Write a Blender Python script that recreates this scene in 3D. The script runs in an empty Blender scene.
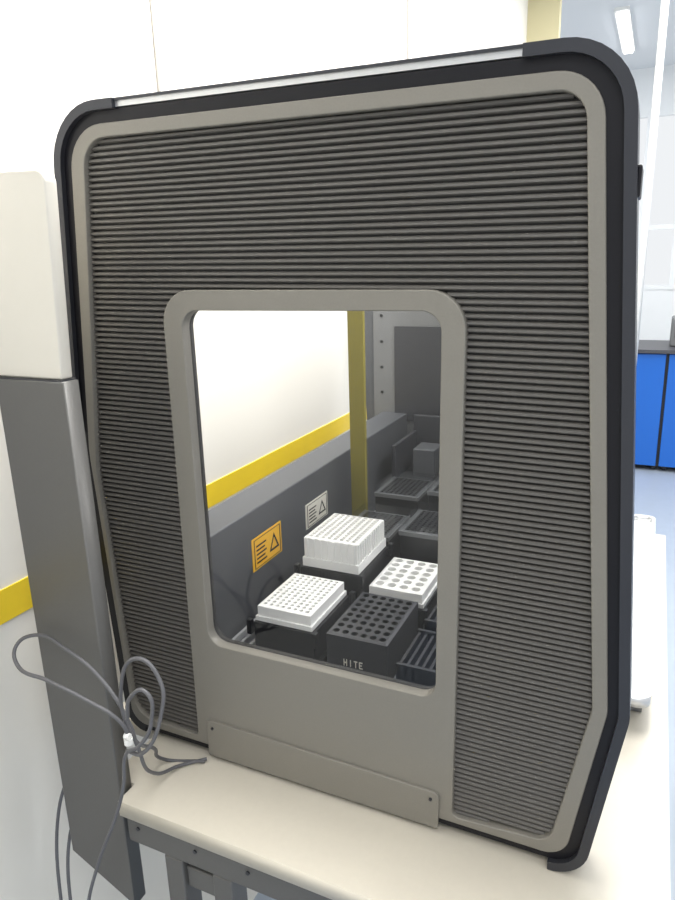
import bpy, bmesh, math, random
from mathutils import Vector, Matrix
random.seed(3)
S=0.7; ZC=1.564
def W(x,y,z): return Vector((x*S,y*S,z*S+ZC))
sc=bpy.context.scene; col=sc.collection

# ---------------------------------------------------------------- materials
def mat(name,c,rough=0.5,metal=0.0,noise=0.0,nscale=60,bump=0.0,spec=0.5,emit=None):
    m=bpy.data.materials.new(name); m.use_nodes=True
    nt=m.node_tree; b=nt.nodes['Principled BSDF']
    b.inputs['Base Color'].default_value=(*c,1); b.inputs['Roughness'].default_value=rough
    b.inputs['Metallic'].default_value=metal
    b.inputs['Specular IOR Level'].default_value=spec
    tc=nt.nodes.new('ShaderNodeTexCoord'); n=nt.nodes.new('ShaderNodeTexNoise')
    n.inputs['Scale'].default_value=nscale; n.inputs['Detail'].default_value=4
    nt.links.new(tc.outputs['Object'],n.inputs['Vector'])
    if noise>0:
        r=nt.nodes.new('ShaderNodeMapRange'); r.inputs['To Min'].default_value=1-noise; r.inputs['To Max'].default_value=1+noise
        mx=nt.nodes.new('ShaderNodeVectorMath'); mx.operation='SCALE'; mx.inputs[0].default_value=c
        nt.links.new(n.outputs['Fac'],r.inputs['Value']); nt.links.new(r.outputs['Result'],mx.inputs['Scale'])
        nt.links.new(mx.outputs['Vector'],b.inputs['Base Color'])
    if bump>0:
        bp=nt.nodes.new('ShaderNodeBump'); bp.inputs['Strength'].default_value=bump; bp.inputs['Distance'].default_value=0.001
        nt.links.new(n.outputs['Fac'],bp.inputs['Height']); nt.links.new(bp.outputs['Normal'],b.inputs['Normal'])
    if emit:
        b.inputs['Emission Color'].default_value=(*emit[0],1); b.inputs['Emission Strength'].default_value=emit[1]
    return m
def glassmat(name,tint,base,graze):
    m=bpy.data.materials.new(name); m.use_nodes=True; nt=m.node_tree; nt.nodes.clear()
    o=nt.nodes.new('ShaderNodeOutputMaterial'); t=nt.nodes.new('ShaderNodeBsdfTransparent'); t.inputs[0].default_value=(*tint,1)
    g=nt.nodes.new('ShaderNodeBsdfGlossy'); g.inputs['Roughness'].default_value=0.03; g.inputs[0].default_value=(1,1,1,1)
    f=nt.nodes.new('ShaderNodeLayerWeight'); f.inputs[0].default_value=.5
    pw=nt.nodes.new('ShaderNodeMath'); pw.operation='POWER'; pw.inputs[1].default_value=4
    mm=nt.nodes.new('ShaderNodeMath'); mm.operation='MULTIPLY_ADD'; mm.inputs[1].default_value=graze; mm.inputs[2].default_value=base
    mx=nt.nodes.new('ShaderNodeMixShader')
    nt.links.new(f.outputs['Facing'],pw.inputs[0]); nt.links.new(pw.outputs[0],mm.inputs[0]); nt.links.new(mm.outputs[0],mx.inputs[0])
    nt.links.new(t.outputs[0],mx.inputs[1]); nt.links.new(g.outputs[0],mx.inputs[2]); nt.links.new(mx.outputs[0],o.inputs[0])
    return m
M={}
M['taupe']=mat('taupe_paint',(0.215,0.203,0.177),0.45,0.15,0.06,400,0.15)
M['rib']=mat('rib_plastic',(0.108,0.102,0.094),0.42,0.1,0.05,300)
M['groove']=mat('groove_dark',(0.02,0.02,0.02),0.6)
M['black']=mat('black_rubber',(0.006,0.006,0.009),0.4,spec=.3)
M['cap']=mat('cap_grey',(0.04,0.042,0.05),0.35,0.4)
M['alu']=mat('aluminium',(0.62,0.63,0.64),0.35,0.7,0.03,200)
M['wall']=mat('wall_paint',(0.77,0.745,0.68),0.7,0,0.02,8,0.05)
M['wallw']=mat('wall_white',(0.85,0.87,0.88),0.7,0,0.02,8)
M['cream']=mat('cream_enamel',(0.66,0.63,0.56),0.5,0,0.02,30)
M['table']=mat('laminate',(0.58,0.54,0.46),0.4,0,0.03,120)
M['column']=mat('grey_powder_coat',(0.115,0.113,0.108),0.45,0.2,0.05,250,0.1)
M['seam']=mat('seam',(0.30,0.28,0.25),0.8)
M['yellow']=mat('yellow_tape',(0.80,0.58,0.03),0.5,0,0.08,30)
M['olive']=mat('ochre_tape_reflection',(0.20,0.17,0.02),0.6,0,0.1,30)  # reflection of the yellow tape put into a solid colour
M['inner']=mat('instrument_grey',(0.085,0.09,0.10),0.45,0.2,0.04,100)
M['inner2']=mat('instrument_light_grey',(0.17,0.175,0.18),0.45,0.2,0.04,100)
M['deck']=mat('deck_grey',(0.045,0.047,0.055),0.4,0.3,0.05,100)
M['deckt']=mat('deck_top_grey',(0.16,0.165,0.175),0.4,0.2,0.05,100)
M['blackp']=mat('black_plastic',(0.012,0.013,0.016),0.4)
M['white']=mat('white_plastic',(0.86,0.86,0.84),0.4)
M['milk']=mat('milky_plastic',(0.84,0.84,0.82),0.25)
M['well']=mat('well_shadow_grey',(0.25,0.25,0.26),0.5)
M['cable']=mat('grey_cable',(0.11,0.11,0.118),0.5)
M['blue']=mat('blue_laminate',(0.01,0.12,0.50),0.35)
M['floor']=mat('floor_vinyl',(0.33,0.38,0.45),0.35,0,0.05,20)
M['darktop']=mat('bench_top_dark',(0.06,0.06,0.07),0.4)
M['sticker']=mat('orange_label',(0.85,0.47,0.03),0.5)
M['label']=mat('white_label',(0.7,0.68,0.6),0.5)
M['ink']=mat('ink',(0.01,0.01,0.01),0.6)
M['glass']=glassmat('pane_glass',(0.98,0.98,0.98),.018,.25)
M['dglass']=glassmat('dark_glass',(0.6,0.6,0.63),.03,.5)
M['lid']=glassmat('clear_lid',(0.93,0.94,0.95),.04,.45)
M['lamp']=mat('lamp_diffuser',(1,1,1),0.5,emit=((1,1,1),6))
M['ceil']=mat('ceiling_paint',(0.80,0.83,0.86),0.8)
M['pil']=mat('pale_yellow_board',(0.60,0.54,0.33),0.6)

# ---------------------------------------------------------------- helpers
def empty(name,loc):
    e=bpy.data.objects.new(name,None); e.location=loc; e.empty_display_size=0.05; col.objects.link(e); 
    return e
def finish(name,bm,m,parent=None,smooth=False,bevel=0,recalc=True):
    if recalc: bmesh.ops.recalc_face_normals(bm,faces=bm.faces)
    me=bpy.data.meshes.new(name); bm.to_mesh(me); bm.free()
    for x in (m if isinstance(m,list) else [m]): me.materials.append(x)
    c=sum((v.co for v in me.vertices),Vector())/max(1,len(me.vertices))
    me.transform(Matrix.Translation(-c))
    ob=bpy.data.objects.new(name,me); ob.location=c; col.objects.link(ob)
    if parent: 
        ob.parent=parent; ob.location=c-parent.location
    if smooth:
        for p in me.polygons: p.use_smooth=True
    if bevel>0:
        b=ob.modifiers.new('b','BEVEL'); b.width=bevel*S; b.segments=3; b.limit_method='ANGLE'
    return ob
def addbox(bm,x0,x1,y0,y1,z0,z1,mi=0):
    vs=[bm.verts.new(W(x,y,z)) for x in (x0,x1) for y in (y0,y1) for z in (z0,z1)]
    for f in ((0,1,3,2),(4,6,7,5),(0,4,5,1),(2,3,7,6),(0,2,6,4),(1,5,7,3)):
        fc=bm.faces.new([vs[i] for i in f]); fc.material_index=mi
def box(name,x0,x1,y0,y1,z0,z1,m,parent=None,bevel=0):
    bm=bmesh.new(); addbox(bm,x0,x1,y0,y1,z0,z1); return finish(name,bm,m,parent,bevel=bevel)
def boxes(name,lst,m,parent=None,bevel=0):
    bm=bmesh.new()
    for b in lst: addbox(bm,*b)
    return finish(name,bm,m,parent,bevel=bevel)
def rpoly(pts,n=9):
    out=[]; N=len(pts)
    for i in range(N):
        p=Vector(pts[i][:2]); r=pts[i][2]
        a=Vector(pts[i-1][:2])-p; b=Vector(pts[(i+1)%N][:2])-p
        ang=a.angle(b); t=min(r/math.tan(ang/2),a.length*.48,b.length*.48) if r>0 else 0
        if t<=0: out.append(p); continue
        re=t*math.tan(ang/2)
        bis=(a.normalized()+b.normalized()).normalized(); c=p+bis*(re/math.sin(ang/2))
        s=p+a.normalized()*t; e=p+b.normalized()*t
        vs=s-c; ve=e-c; sw=vs.angle_signed(ve) 
        for k in range(n+1):
            th=-sw*k/n
            out.append(c+Vector((vs.x*math.cos(th)-vs.y*math.sin(th),vs.x*math.sin(th)+vs.y*math.cos(th))))
    return out
def plate(name,polys,y0,y1,m,parent=None,bev=0.0,axis='y'):
    cu=bpy.data.curves.new('tmp','CURVE'); cu.dimensions='2D'; cu.fill_mode='BOTH'
    h=(y1-y0)/2; cu.extrude=max(h-bev,0.0001); cu.bevel_depth=bev; cu.bevel_resolution=1; cu.offset=-bev
    for p in polys:
        s=cu.splines.new('POLY'); s.points.add(len(p)-1)
        for i,q in enumerate(p): s.points[i].co=(q[0],q[1],0,1)
        s.use_cyclic_u=True
    o=bpy.data.objects.new('tmp',cu); col.objects.link(o)
    bpy.context.view_layer.update()
    me=o.evaluated_get(bpy.context.evaluated_depsgraph_get()).to_mesh()
    bm=bmesh.new(); bm.from_mesh(me); 
    bpy.data.objects.remove(o)
    ym=(y0+y1)/2
    for v in bm.verts:
        a,b,c=v.co
        v.co = W(a,ym+c,b) if axis=='y' else W(a,b,ym+c)
    bmesh.ops.remove_doubles(bm,verts=bm.verts,dist=1e-6)
    return finish(name,bm,m,parent)
def offset(poly,d):
    out=[];N=len(poly)
    for i in range(N):
        a=poly[i-1];b=poly[i];c=poly[(i+1)%N]
        t=((b-a).normalized()+(c-b).normalized()).normalized()
        nrm=Vector((-t.y,t.x)); out.append(b+nrm*d)
    return out
def ribbon2(name,A,B,y0,y1,idx,m,parent):
    bm=bmesh.new(); rows=[]
    for i in idx:
        i%=len(A)
        rows.append([bm.verts.new(W(A[i].x,y0,A[i].y)),bm.verts.new(W(B[i].x,y0,B[i].y)),bm.verts.new(W(B[i].x,y1,B[i].y)),bm.verts.new(W(A[i].x,y1,A[i].y))])
    for r,s in zip(rows,rows[1:]):
        for k in range(4): bm.faces.new((r[k],r[(k+1)%4],s[(k+1)%4],s[k]))
    bm.faces.new(rows[0]); bm.faces.new(rows[-1][::-1])
    return finish(name,bm,m,parent)
def ribbon(name,outl,d0,d1,y0,y1,idx,m,parent):
    return ribbon2(name,offset(outl,d0),offset(outl,d1),y0,y1,idx,m,parent)
def tube(name,pts,r,m,parent=None,cyc=False):
    cu=bpy.data.curves.new(name,'CURVE'); cu.dimensions='3D'; cu.bevel_depth=r*S; cu.bevel_resolution=4; cu.resolution_u=12
    s=cu.splines.new('BEZIER'); s.bezier_points.add(len(pts)-1); s.use_cyclic_u=cyc
    for i,p in enumerate(pts):
        bp=s.bezier_points[i]; bp.co=W(*p); bp.handle_left_type='AUTO'; bp.handle_right_type='AUTO'
    o=bpy.data.objects.new('tmp',cu); col.objects.link(o); bpy.context.view_layer.update()
    me=o.evaluated_get(bpy.context.evaluated_depsgraph_get()).to_mesh()
    bm=bmesh.new(); bm.from_mesh(me); bpy.data.objects.remove(o)
    return finish(name,bm,m,parent,smooth=True)
def cyl(bm,x,y,z,r,h,axis='z',n=20,mi=0):
    rot={'z':Matrix(),'y':Matrix.Rotation(math.pi/2,4,'X'),'x':Matrix.Rotation(math.pi/2,4,'Y')}[axis]
    g=bmesh.ops.create_cone(bm,cap_ends=True,segments=n,radius1=r*S,radius2=r*S,depth=h*S,matrix=Matrix.Translation(W(x,y,z))@rot)
    for v in g['verts']:
        for f in v.link_faces: f.material_index=mi

# ================================================================= ROOM
FZ=-2.234; CZ=2.2; XW=-1.15
box('floor',-3,4,-4,9.2,FZ-.05,FZ,M['floor'])
box('ceiling',-3,4,-4,9.2,CZ,CZ+.05,M['ceil'])
box('wall_left',XW-.1,XW,-4,5.3,FZ,CZ,M['wall'])
boxes('trim_1',[(XW,XW+.004,.475,.484,-.5,CZ),(XW,XW+.004,2.32,2.345,-.5,CZ)],M['seam'])
box('trim_2',XW-.1,-.9,5.3,5.4,FZ,CZ,M['pil'])
box('yellow_wall_tape',XW,XW+.003,-1.5,5.2,-.685,-.615,M['yellow'])
wx0,wx1,wz0,wz1=-1.7,1.2,-.45,1.7
boxes('wall_back',[(-3,wx0,9,9.1,FZ,CZ),(wx1,4,9,9.1,FZ,CZ),(wx0,wx1,9,9.1,FZ,wz0),(wx0,wx1,9,9.1,wz1,CZ)],M['wallw'])
fr=[]
for x in (wx0,-1.0,-.3,.12,.42,wx1-.06): fr.append((x,x+.06,8.98,9.06,wz0,wz1))
for z in (wz0,.3,wz1-.06): fr.append((wx0,wx1,8.99,9.05,z,z+.06))
boxes('window_1',fr,M['wallw'])
bm=bmesh.new(); cyl(bm,-.11,4,(CZ-.94)/2+.0,.022,CZ+.94); finish('vertical_pipe',bm,M['white'],smooth=True)
bb=empty('lab_bench_cabinet',W(.3,6.9,FZ))
box('worktop',-.75,2.2,6.6,7.5,-.975,-.94,M['darktop'],bb)
boxes('carcass',[(-.7,2.15,6.68,7.45,FZ+.05,-.975)],M['blackp'],bb)
boxes('doors',[(-.56,-.19,6.64,6.68,FZ+.06,-.985),(-.175,.135,6.64,6.68,FZ+.06,-.985),(.165,.54,6.64,6.68,FZ+.06,-.985),(.56,.94,6.64,6.68,FZ+.06,-.985),(.955,1.32,6.64,6.68,FZ+.06,-.985)],M['blue'],bb,bevel=.006)
bm=bmesh.new()
for x in (-.6,-.1,.12,.22,.8,1.4): cyl(bm,x,6.72,FZ+.035,.035,.04,'x')
finish('castors',bm,M['blackp'],bb)
bx=empty('benchtop_instrument',W(.33,7.0,-.94))
box('housing',.16,.5,6.9,7.2,-.94,-.64,M['inner2'],bx,bevel=.02)
box('screen',.20,.46,6.89,6.9,-.84,-.70,M['blackp'],bx)
lp=empty('ceiling_lamp',W(-.55,7,CZ))
box('diffuser',-.57,-.48,6.6,8.0,CZ-.05,CZ-.03,M['lamp'],lp)
box('body',-.59,-.46,6.55,8.05,CZ-.03,CZ,M['white'],lp)

# ================================================================= TABLE
tb=empty('lab_table',W(-.4,.6,-1.02))
plate('tabletop',[[(-1.10,.02),(-.95,.02),(-.95,-.135),(-.889,-.135),(-.889,-.185),(.105,-.185),(.105,1.65),(-1.10,1.65)]],-1.055,-1.02,M['table'],tb,axis='z')
boxes('frame_rails',[(-.889,.08,-.17,-.12,-1.13,-1.056),(-1.05,.08,1.55,1.6,-1.13,-1.056),(.03,.08,-.12,1.55,-1.13,-1.056),(-.866,-.816,-.12,1.55,-1.13,-1.056)],M['column'],tb,bevel=.004)
boxes('legs',[(-.80,-.755,-.17,-.12,FZ,-1.13),(-.685,-.64,-.17,-.12,FZ,-1.13),(.03,.08,-.17,-.12,FZ,-1.13),(.03,.08,1.55,1.6,FZ,-1.13),(-.9,-.85,1.55,1.6,FZ,-1.13),(-.755,-.685,-.16,-.13,-1.2,-1.15)],M['column'],tb,bevel=.004)
bm=bmesh.new()
for x in (-.86,-.72,-.60): cyl(bm,x,-.171,-1.09,.004,.003,'y')
finish('rail_bolts',bm,M['cap'],tb)
pc=empty('grey_upright_post',W(-.96,-.135,-1.2))
plate('post',[[(-1.056,-.18),(-.892,-.18),(-.892,-1.30),(-1.056,-1.22)]],-.175,-.14,M['column'],pc,bev=.003)
cb=empty('cream_wall_enclosure',W(-1.0,-.1,-.18))
plate('housing',[rpoly([(-1.149,.165,.005),(-.882,.155,.02),(-.905,-.178,.004),(-1.149,-.178,.002)])],-.165,-.14,M['cream'],cb,bev=.003)
box('bottom_lip',-1.149,-.899,-.172,-.138,-.183,-.178,M['cap'],cb)

# ================================================================= INSTRUMENT
R=empty('liquid_handling_robot',W(-.53,.7,-1.018))
outer=rpoly([(-1.003,.279,.10),(-.052,.257,.09),(.013,-.69,.07),(-.036,-1.013,.06),(-1.018,-1.013,.05),(-1.052,-.32,.3)])
band=rpoly([(-.975,.247,.075),(-.083,.228,.065),(-.014,-.69,.06),(-.062,-.990,.045),(-.999,-.990,.04),(-1.028,-.36,.3)])
inner2=band
win=rpoly([(-.765,-.073,.032),(-.289,-.073,.032),(-.292,-.74,.032),(-.768,-.74,.032)])
U=rpoly([(-.945,.224,.05),(-.104,.205,.04),(-.037,-.69,.06),(-.088,-.967,.035),(-.258,-.977,.012),(-.2515,-.042,.06),(-.806,-.037,.06),(-.818,-.975,.012),(-.988,-.970,.05),(-1.014,-.40,.3)])
plate('side_panel',[inner2,U,win],-.008,.014,M['taupe'],R,bev=.002)
plate('panel_backing',[inner2,offset(win,.004)],.017,.03,M['groove'],R)
ribbon2('black_seal',offset(band,0.0),offset(outer,-.010),-.004,.055,list(range(len(outer)+1)),M['black'],R)
n=len(outer)
TLe=outer[9]; TRs=outer[10]
top=[TLe+(TRs-TLe)*f for f in (0.0,.055,.935,1.0)]
out2=outer[:9]+[top[0],top[1],top[2]]+outer[10:]
L=len(out2)
ribbon('corner_cap_1',out2,-.011,.005,-.014,.06,list(range(L-5,L+11)),M['cap'],R)
ribbon('corner_cap_2',out2,-.011,.005,-.014,.06,list(range(11,L-20)),M['cap'],R)
ribbon('left_edge',out2,-.011,.002,-.002,.06,list(range(L-20,L-4)),M['black'],R)
ribbon('top_cover_edge',out2,-.008,.001,-.006,1.56,[10,11],M['alu'],R)
ribbon('top_cover_lip',out2,.001,.005,-.010,.03,[10,11],M['cap'],R)
def cross(poly,z):
    xs=[]
    for i in range(len(poly)):
        a=poly[i-1];b=poly[i]
        if (a.y>z)!=(b.y>z): xs.append(a.x+(b.x-a.x)*(z-a.y)/(b.y-a.y))
    return sorted(xs)
def slope(z): return -.0226*max(0,min(1,(z+.97)/1.18))
UA=[Vector((q.x,q.y-slope(q.y)*(q.x+.525))) for q in U]
p=.0102; z=.2145; bm=bmesh.new()
prof=[(0.05,.010),(.14,.004),(.30,.0015),(.64,.001),(.82,.004),(.90,.010)]
while z>-.978:
    c0=cross(UA,z-p*.45); s_=slope(z)
    for k in range(0,len(c0)-1,2):
        xa,xb=c0[k]-.002,c0[k+1]+.002
        rows=[(bm.verts.new(W(xa,yy,z-p*t+s_*(xa+.525))),bm.verts.new(W(xb,yy,z-p*t+s_*(xb+.525)))) for t,yy in prof]
        for r,s in zip(rows,rows[1:]): bm.faces.new((r[0],r[1],s[1],s[0]))
        bm.faces.new([r[0] for r in rows]); bm.faces.new([r[1] for r in rows][::-1])
    z-=p
finish('ribs',bm,M['rib'],R)
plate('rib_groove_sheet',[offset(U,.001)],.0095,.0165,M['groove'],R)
plate('window_pane',[offset(win,.0005)],.003,.006,M['glass'],R)
plate('lower_access_plate',[rpoly([(-.790,-.922,.012),(-.281,-.932,.012),(-.283,-1.010,.003),(-.79,-1.010,.003)])],-.013,-.006,M['taupe'],R,bev=.0015)
bm=bmesh.new()
for x,zz in ((-.775,-.940),(-.297,-.948)): cyl(bm,x,-.014,zz,.003,.003,'y')
finish('screws',bm,M['cap'],R)
box('latch',-.038,-.031,-.006,.05,.07,.11,M['black'],R,bevel=.003)
box('base_body',-.97,-.07,.056,1.5,-1.017,-.872,M['deck'],R)
box('deck',-.97,-.07,.056,1.5,-.872,-.868,M['deckt'],R)
boxes('rear_channel',[(-.965,-.86,.056,1.5,-.868,-.58)],M['inner'],R,bevel=.004)
box('front_door',-.10,-.09,.06,1.5,-.7,.2,M['dglass'],R)
box('rear_top_rail',-1.0,-.97,.056,1.5,.2,.24,M['inner'],R)
box('front_top_rail',-.16,-.1,.056,1.5,.18,.23,M['inner'],R)
box('added_fill_bar',-.17,-.14,.2,1.4,.165,.178,M['lamp'],R)  # glowing bar added to brighten the interior
box('ochre_reflection_post',-.825,-.776,.85,.865,-.868,.2,M['olive'],R)  # solid strip standing in for the yellow tape's reflection
far=[Vector((min(q.x,-.12),q.y)) for q in outer]
plate('far_side_panel',[far],1.5,1.56,M['inner'],R)
box('far_inner_sheet',-1.0,-.2,1.49,1.5,-.86,.15,M['inner2'],R)
box('far_dark_window',-.91,-.45,1.482,1.49,-.61,-.24,M['deck'],R)
bm=bmesh.new()
for zz in (-.2,-.3,-.4,-.5): cyl(bm,-.965,1.488,zz,.006,.004,'y')
finish('far_bolts',bm,M['blackp'],R)
bm=bmesh.new()
x=-.435
while x<-.12:
    addbox(bm,x,x+.006,.07,1.45,-.868,-.845); x+=.024
finish('deck_guide_rails',bm,M['inner2'],R)
boxes('deck_left_rails',[(-.845,-.838,.07,1.45,-.868,-.85),(-.82,-.813,.07,1.45,-.868,-.85),(-.795,-.788,.07,1.45,-.868,-.85)],M['alu'],R)
boxes('waste_station',[(-.80,-.42,1.15,1.40,-.868,-.74),(-.80,-.785,1.15,1.40,-.74,-.62),(-.60,-.585,1.15,1.40,-.74,-.62),(-.42,-.40,1.15,1.40,-.868,-.62),(-.80,-.40,1.385,1.40,-.74,-.56)],M['deck'],R,bevel=.003)
boxes('waste_chute',[(-.74,-.66,1.2,1.3,-.74,-.64),(-.54,-.46,1.2,1.3,-.74,-.60)],M['inner'],R,bevel=.004)
box('pipetting_arm',-.60,-.54,1.42,1.47,-.62,.15,M['inner'],R,bevel=.003)

T=empty('loading_tray',W(.03,.9,-1.02))
o=rpoly([(-.02,1.6,.03),(.064,1.6,.03),(.064,.42,.03),(-.02,.42,.03)])
plate('rim',[o,offset(o,-.012)],-.955,-.93,M['alu'],T,axis='z')
plate('plate',[offset(o,-.011)],-.955,-.95,M['white'],T,axis='z')
boxes('feet',[(.0,.05,.50,.60,-1.018,-.955),(.0,.05,1.3,1.4,-1.018,-.955)],M['inner2'],T)

def label(name,y0,y1,z0,z1,base):
    e=empty(name,W(-.859,(y0+y1)/2,(z0+z1)/2))
    box('backing',-.860,-.858,y0,y1,z0,z1,base,e)
    bm=bmesh.new(); w=y1-y0; h=z1-z0; X=-.8572
    def q(a,b,c,d): addbox(bm,X,X+.0005,y0+a*w,y0+b*w,z0+c*h,z0+d*h)
    q(.05,.95,.93,.95);q(.05,.95,.05,.07);q(.05,.07,.05,.95);q(.93,.95,.05,.95)
    for i in range(5): q(.12,.45-.05*(i%2),.18+.13*i,.23+.13*i)
    a=W(X,y0+.55*w,z0+.25*h); b=W(X,y0+.9*w,z0+.25*h); c=W(X,y0+.725*w,z0+.8*h)
    cc=(a+b+c)/3
    A=[a,b,c]; I=[cc+(p_-cc)*.62 for p_ in A]
    va=[bm.verts.new(p_) for p_ in A]; vi=[bm.verts.new(p_) for p_ in I]
    for k in range(3): bm.faces.new((va[k],va[(k+1)%3],vi[(k+1)%3],vi[k]))
    finish('print',bm,M['ink'],e)
label('warning_label',.312,.457,-.741,-.655,M['sticker'])
label('warning_label.001',.601,.743,-.737,-.663,M['label'])

def wells(bm,x0,x1,y0,y1,zt,nx,ny,rf,dep,mtop,mwall,mbot,sq=False):
    dx=(x1-x0)/nx; dy=(y1-y0)/ny; K=16
    for i in range(nx):
        for j in range(ny):
            cx=x0+(i+.5)*dx; cy=y0+(j+.5)*dy; r=min(dx,dy)*.5*rf
            ou=[];ci=[];bo=[]
            for k in range(K):
                a=2*math.pi*k/K+math.pi/4; c,s=math.cos(a),math.sin(a); m_=max(abs(c),abs(s))
                ou.append(bm.verts.new(W(cx+c/m_*dx/2,cy+s/m_*dy/2,zt)))
                q=r/m_ if sq else r
                ci.append(bm.verts.new(W(cx+c*q,cy+s*q,zt))); bo.append(bm.verts.new(W(cx+c*q*.9,cy+s*q*.9,zt-dep)))
            for k in range(K):
                l=(k+1)%K
                bm.faces.new((ou[k],ou[l],ci[l],ci[k])).material_index=mtop
                bm.faces.new((ci[k],ci[l],bo[l],bo[k])).material_index=mwall
            bm.faces.new(bo).material_index=mbot
def rack(name,x0,x1,y0,y1,zb,zt,nx,ny,rf,dep,ms,margin=.006,skirt=.004,sq=False,rim=None,ribs=0):
    bm=bmesh.new(); a,b,c,d=x0+margin,x1-margin,y0+margin,y1-margin
    wells(bm,a,b,c,d,zt,nx,ny,rf,dep,0,1,2,sq)
    o=[(x0,y0),(x1,y0),(x1,y1),(x0,y1)]; i_=[(a,c),(b,c),(b,d),(a,d)]
    vo=[bm.verts.new(W(*q,zt-.002)) for q in o]; vi=[bm.verts.new(W(*q,zt)) for q in i_]
    vb=[bm.verts.new(W(*q,zb)) for q in o]
    mi=0
    if rim: ms=ms+[rim]; mi=len(ms)-1
    for k in range(4):
        l=(k+1)%4
        bm.faces.new((vo[k],vo[l],vi[l],vi[k])).material_index=mi; bm.faces.new((vb[k],vb[l],vo[l],vo[k]))
    bm.faces.new(vb)
    if rim:
        addbox(bm,x0-.003,x1+.003,y0-.003,y0,zt-.012,zt,mi); addbox(bm,x1,x1+.003,y0,y1+.003,zt-.012,zt,mi)
        addbox(bm,x0-.003,x0,y0,y1+.003,zt-.012,zt,mi)
    if ribs:
        for j in range(ribs):
            t=(j+.5)/ribs
            xx=x0+(x1-x0)*t; addbox(bm,xx-.0025,xx+.0025,y0-.003,y0,zb+(zt-zb)*.3,zt-.004)
        m2=int(ribs*1.5)
        for j in range(m2):
            yy=y0+(y1-y0)*(j+.5)/m2; addbox(bm,x1,x1+.003,yy-.0025,yy+.0025,zb+(zt-zb)*.3,zt-.004)
    if skirt: 
        addbox(bm,x0-skirt,x1+skirt,y0-skirt,y1+skirt,zb,zb+(zt-zb)*.3)
    return finish(name,bm,ms,recalc=False)
def carrier(name,x0,x1,y0,y1,zt,par=None):
    e=empty(name,W((x0+x1)/2,(y0+y1)/2,-.866))
    lst=[(x0-.01,x1+.01,y0-.012,y1+.012,-.866,-.85),(x0,x1,y0,y1,-.85,zt-.002)]
    for xx in (x0-.012,x1):
        for yy in (y0-.012,y1-.002): lst.append((xx,xx+.012,yy,yy+.014,zt-.03,zt+.006))
    boxes('holder',lst,M['blackp'],e,bevel=.0015)
    return e
carrier('plate_carrier',-.768,-.616,.16,.354,-.775)
carrier('plate_carrier.001',-.768,-.603,.39,.588,-.74)
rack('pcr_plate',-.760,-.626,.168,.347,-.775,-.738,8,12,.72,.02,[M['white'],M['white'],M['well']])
rack('deep_well_plate',-.758,-.612,.398,.58,-.740,-.662,8,12,.82,.012,[M['milk'],M['milk'],M['milk']],sq=True,ribs=8)
rack('tube_rack',-.585,-.445,.16,.365,-.867,-.765,6,8,.72,.05,[M['deck'],M['blackp'],M['blackp']],skirt=0)
e=empty('rack_lettering',W(-.51,.159,-.82))
tx=[]
def glyph(x0,segs):
    for (a,b,c,d) in segs: tx.append((x0+a*.008,x0+b*.008,.1585,.1597,-.835+c*.016,-.835+d*.016))
H=[(0,.22,0,1),(.78,1,0,1),(.2,.8,.42,.58)]; I1=[(.4,.62,0,1)]; E_=[(0,.22,0,1),(.2,1,0,.14),(.2,.8,.43,.57),(.2,1,.86,1)]; TT=[(.4,.62,0,1),(0,1,.86,1)]
for i,g in enumerate((H,I1,TT,E_)): glyph(-.545+i*.012,g)
boxes('print',tx,M['label'],e)
carrier('plate_carrier.002',-.590,-.440,.39,.59,-.80)
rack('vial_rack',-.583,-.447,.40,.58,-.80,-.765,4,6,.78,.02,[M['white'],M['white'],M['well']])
k=0
for (x0,x1) in ((-.76,-.62),(-.585,-.445)):
    for (y0,y1) in ((.63,.81),(.89,1.07)):
        nm='tip_rack' if k==0 else 'tip_rack.%03d'%k
        zt=-.735 if x0<-.7 else -.71
        if y0>.8: zt+=.03
        rack(nm,x0,x1,y0,y1,-.866,zt,8,12,.6,.02,[M['blackp'],M['blackp'],M['deck']],margin=.010,skirt=0,rim=M['inner2'])
        k+=1
        e=empty('clear_rack_lid' if k==1 else 'clear_rack_lid.%03d'%(k-1),W(x0,y0,-.74))
        box('lid',x0-.003,x1+.003,y0-.003,y1+.003,zt+.002,zt+.022,M['lid'],e)
for i,(y0,y1) in enumerate(((.15,.30),(.34,.5),(.56,.74),(.8,.98))):
    nm='slotted_carrier' if i==0 else 'slotted_carrier.%03d'%i
    e=empty(nm,W(-.36,(y0+y1)/2,-.845))
    boxes('fins',[(-.42+.016*j,-.414+.016*j,y0,y1,-.845,-.80) for j in range(7)]+[(-.422,-.31,y0,y0+.008,-.845,-.795),(-.422,-.31,y1-.008,y1,-.845,-.795)],M['deck'],e)

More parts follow.
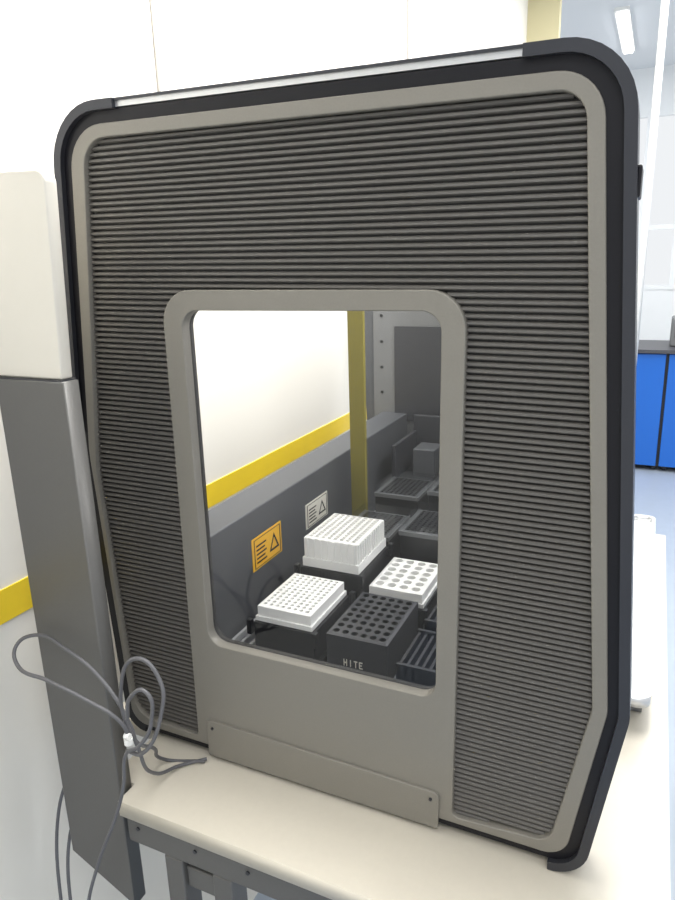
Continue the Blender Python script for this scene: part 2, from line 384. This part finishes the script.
# ================================================================= CABLES
C=empty('cable_bundle',W(-.81,-.2,-.83))
r=.0036
tube('cable_1',[(-.79,-.03,-1.014),(-.868,-.06,-1.012),(-.84,-.12,-.93),(-.812,-.2,-.835),(-.818,-.21,-.738),(-.764,-.21,-.653),(-.722,-.21,-.69),(-.718,-.22,-.74),(-.764,-.23,-.833),(-.81,-.22,-.85)],r,M['cable'],C)
tube('cable_2',[(-.81,-.21,-.83),(-.818,-.22,-.79),(-.884,-.23,-.756),(-.9625,-.24,-.73),(-1.04,-.24,-.715),(-1.06,-.22,-.69),(-1.03,-.2,-.672),(-.95,-.2,-.685),(-.87,-.2,-.73),(-.815,-.2,-.81),(-.815,-.19,-.86),(-.84,-.12,-.99),(-.83,-.06,-1.014),(-.79,-.022,-1.014)],r,M['cable'],C)
tube('cable_3',[(-.80,-.22,-.78),(-.775,-.23,-.72),(-.74,-.23,-.70),(-.735,-.23,-.76),(-.77,-.23,-.82),(-.815,-.22,-.86),(-.83,-.22,-.93),(-.855,-.22,-1.0),(-.93,-.22,-1.16),(-.985,-.22,-1.32),(-1.0,-.22,-1.6)],r,M['cable'],C)
tube('cable_4',[(-1.0,-.12,-.9),(-1.06,-.13,-1.02),(-1.10,-.16,-1.15),(-1.09,-.2,-1.4),(-1.08,-.2,-2.2)],r,M['cable'],C)
tube('cable_5',[(-.98,-.12,-.95),(-1.03,-.13,-1.08),(-1.075,-.16,-1.2),(-1.06,-.2,-1.4),(-1.04,-.2,-2.2)],r,M['cable'],C)
bm=bmesh.new(); cyl(bm,-.812,-.212,-.835,.008,.012,'z'); cyl(bm,-.81,-.215,-.822,.006,.01,'x')
finish('cable_tie',bm,M['white'],C)

# ================================================================= LIGHT
w=bpy.data.worlds.new('w'); sc.world=w; w.use_nodes=True
bg=w.node_tree.nodes['Background']; bg.inputs[0].default_value=(.95,.975,1,1); bg.inputs[1].default_value=.92
def area(name,loc,rot,sx,sy,e,c=(1,1,1)):
    l=bpy.data.lights.new(name,'AREA'); l.shape='RECTANGLE'; l.size=sx; l.size_y=sy; l.energy=e; l.color=c
    o=bpy.data.objects.new(name,l); o.location=loc; o.rotation_euler=rot; col.objects.link(o); return o
area('ceiling_light',W(-.45,.8,CZ-.06),(0,0,0),.8,1.2,135,(1,.98,.95))
area('ceiling_light.001',W(.8,-2.2,CZ-.06),(0,0,0),1.2,1.2,32,(1,.98,.95))
area('ceiling_light.002',W(.8,5,CZ-.06),(0,0,0),1.5,3,90)
# fill light added inside, below the front top rail, aimed at the rear wall
area('added_fill_light',W(-.175,.8,.16),(0,math.radians(60),0),.02,.8,5.0,(1,.99,.96))
sc.view_settings.view_transform='Standard'; sc.view_settings.look='None'; sc.view_settings.exposure=0.0

# ================================================================= CAMERA
rt=Vector((.9082,.4182,-.0283)).normalized()
fw=Vector((-.4074,.8725,-.2659)); fw=(fw-rt*fw.dot(rt)).normalized()
up=rt.cross(fw).normalized()
cam=bpy.data.cameras.new('camera'); co=bpy.data.objects.new('camera',cam); col.objects.link(co)
m=Matrix((rt,up,-fw)).transposed().to_4x4(); m.translation=W(0,-1,0); co.matrix_world=m
cam.sensor_width=36; cam.lens=676/900*36; cam.clip_start=.02
sc.camera=co
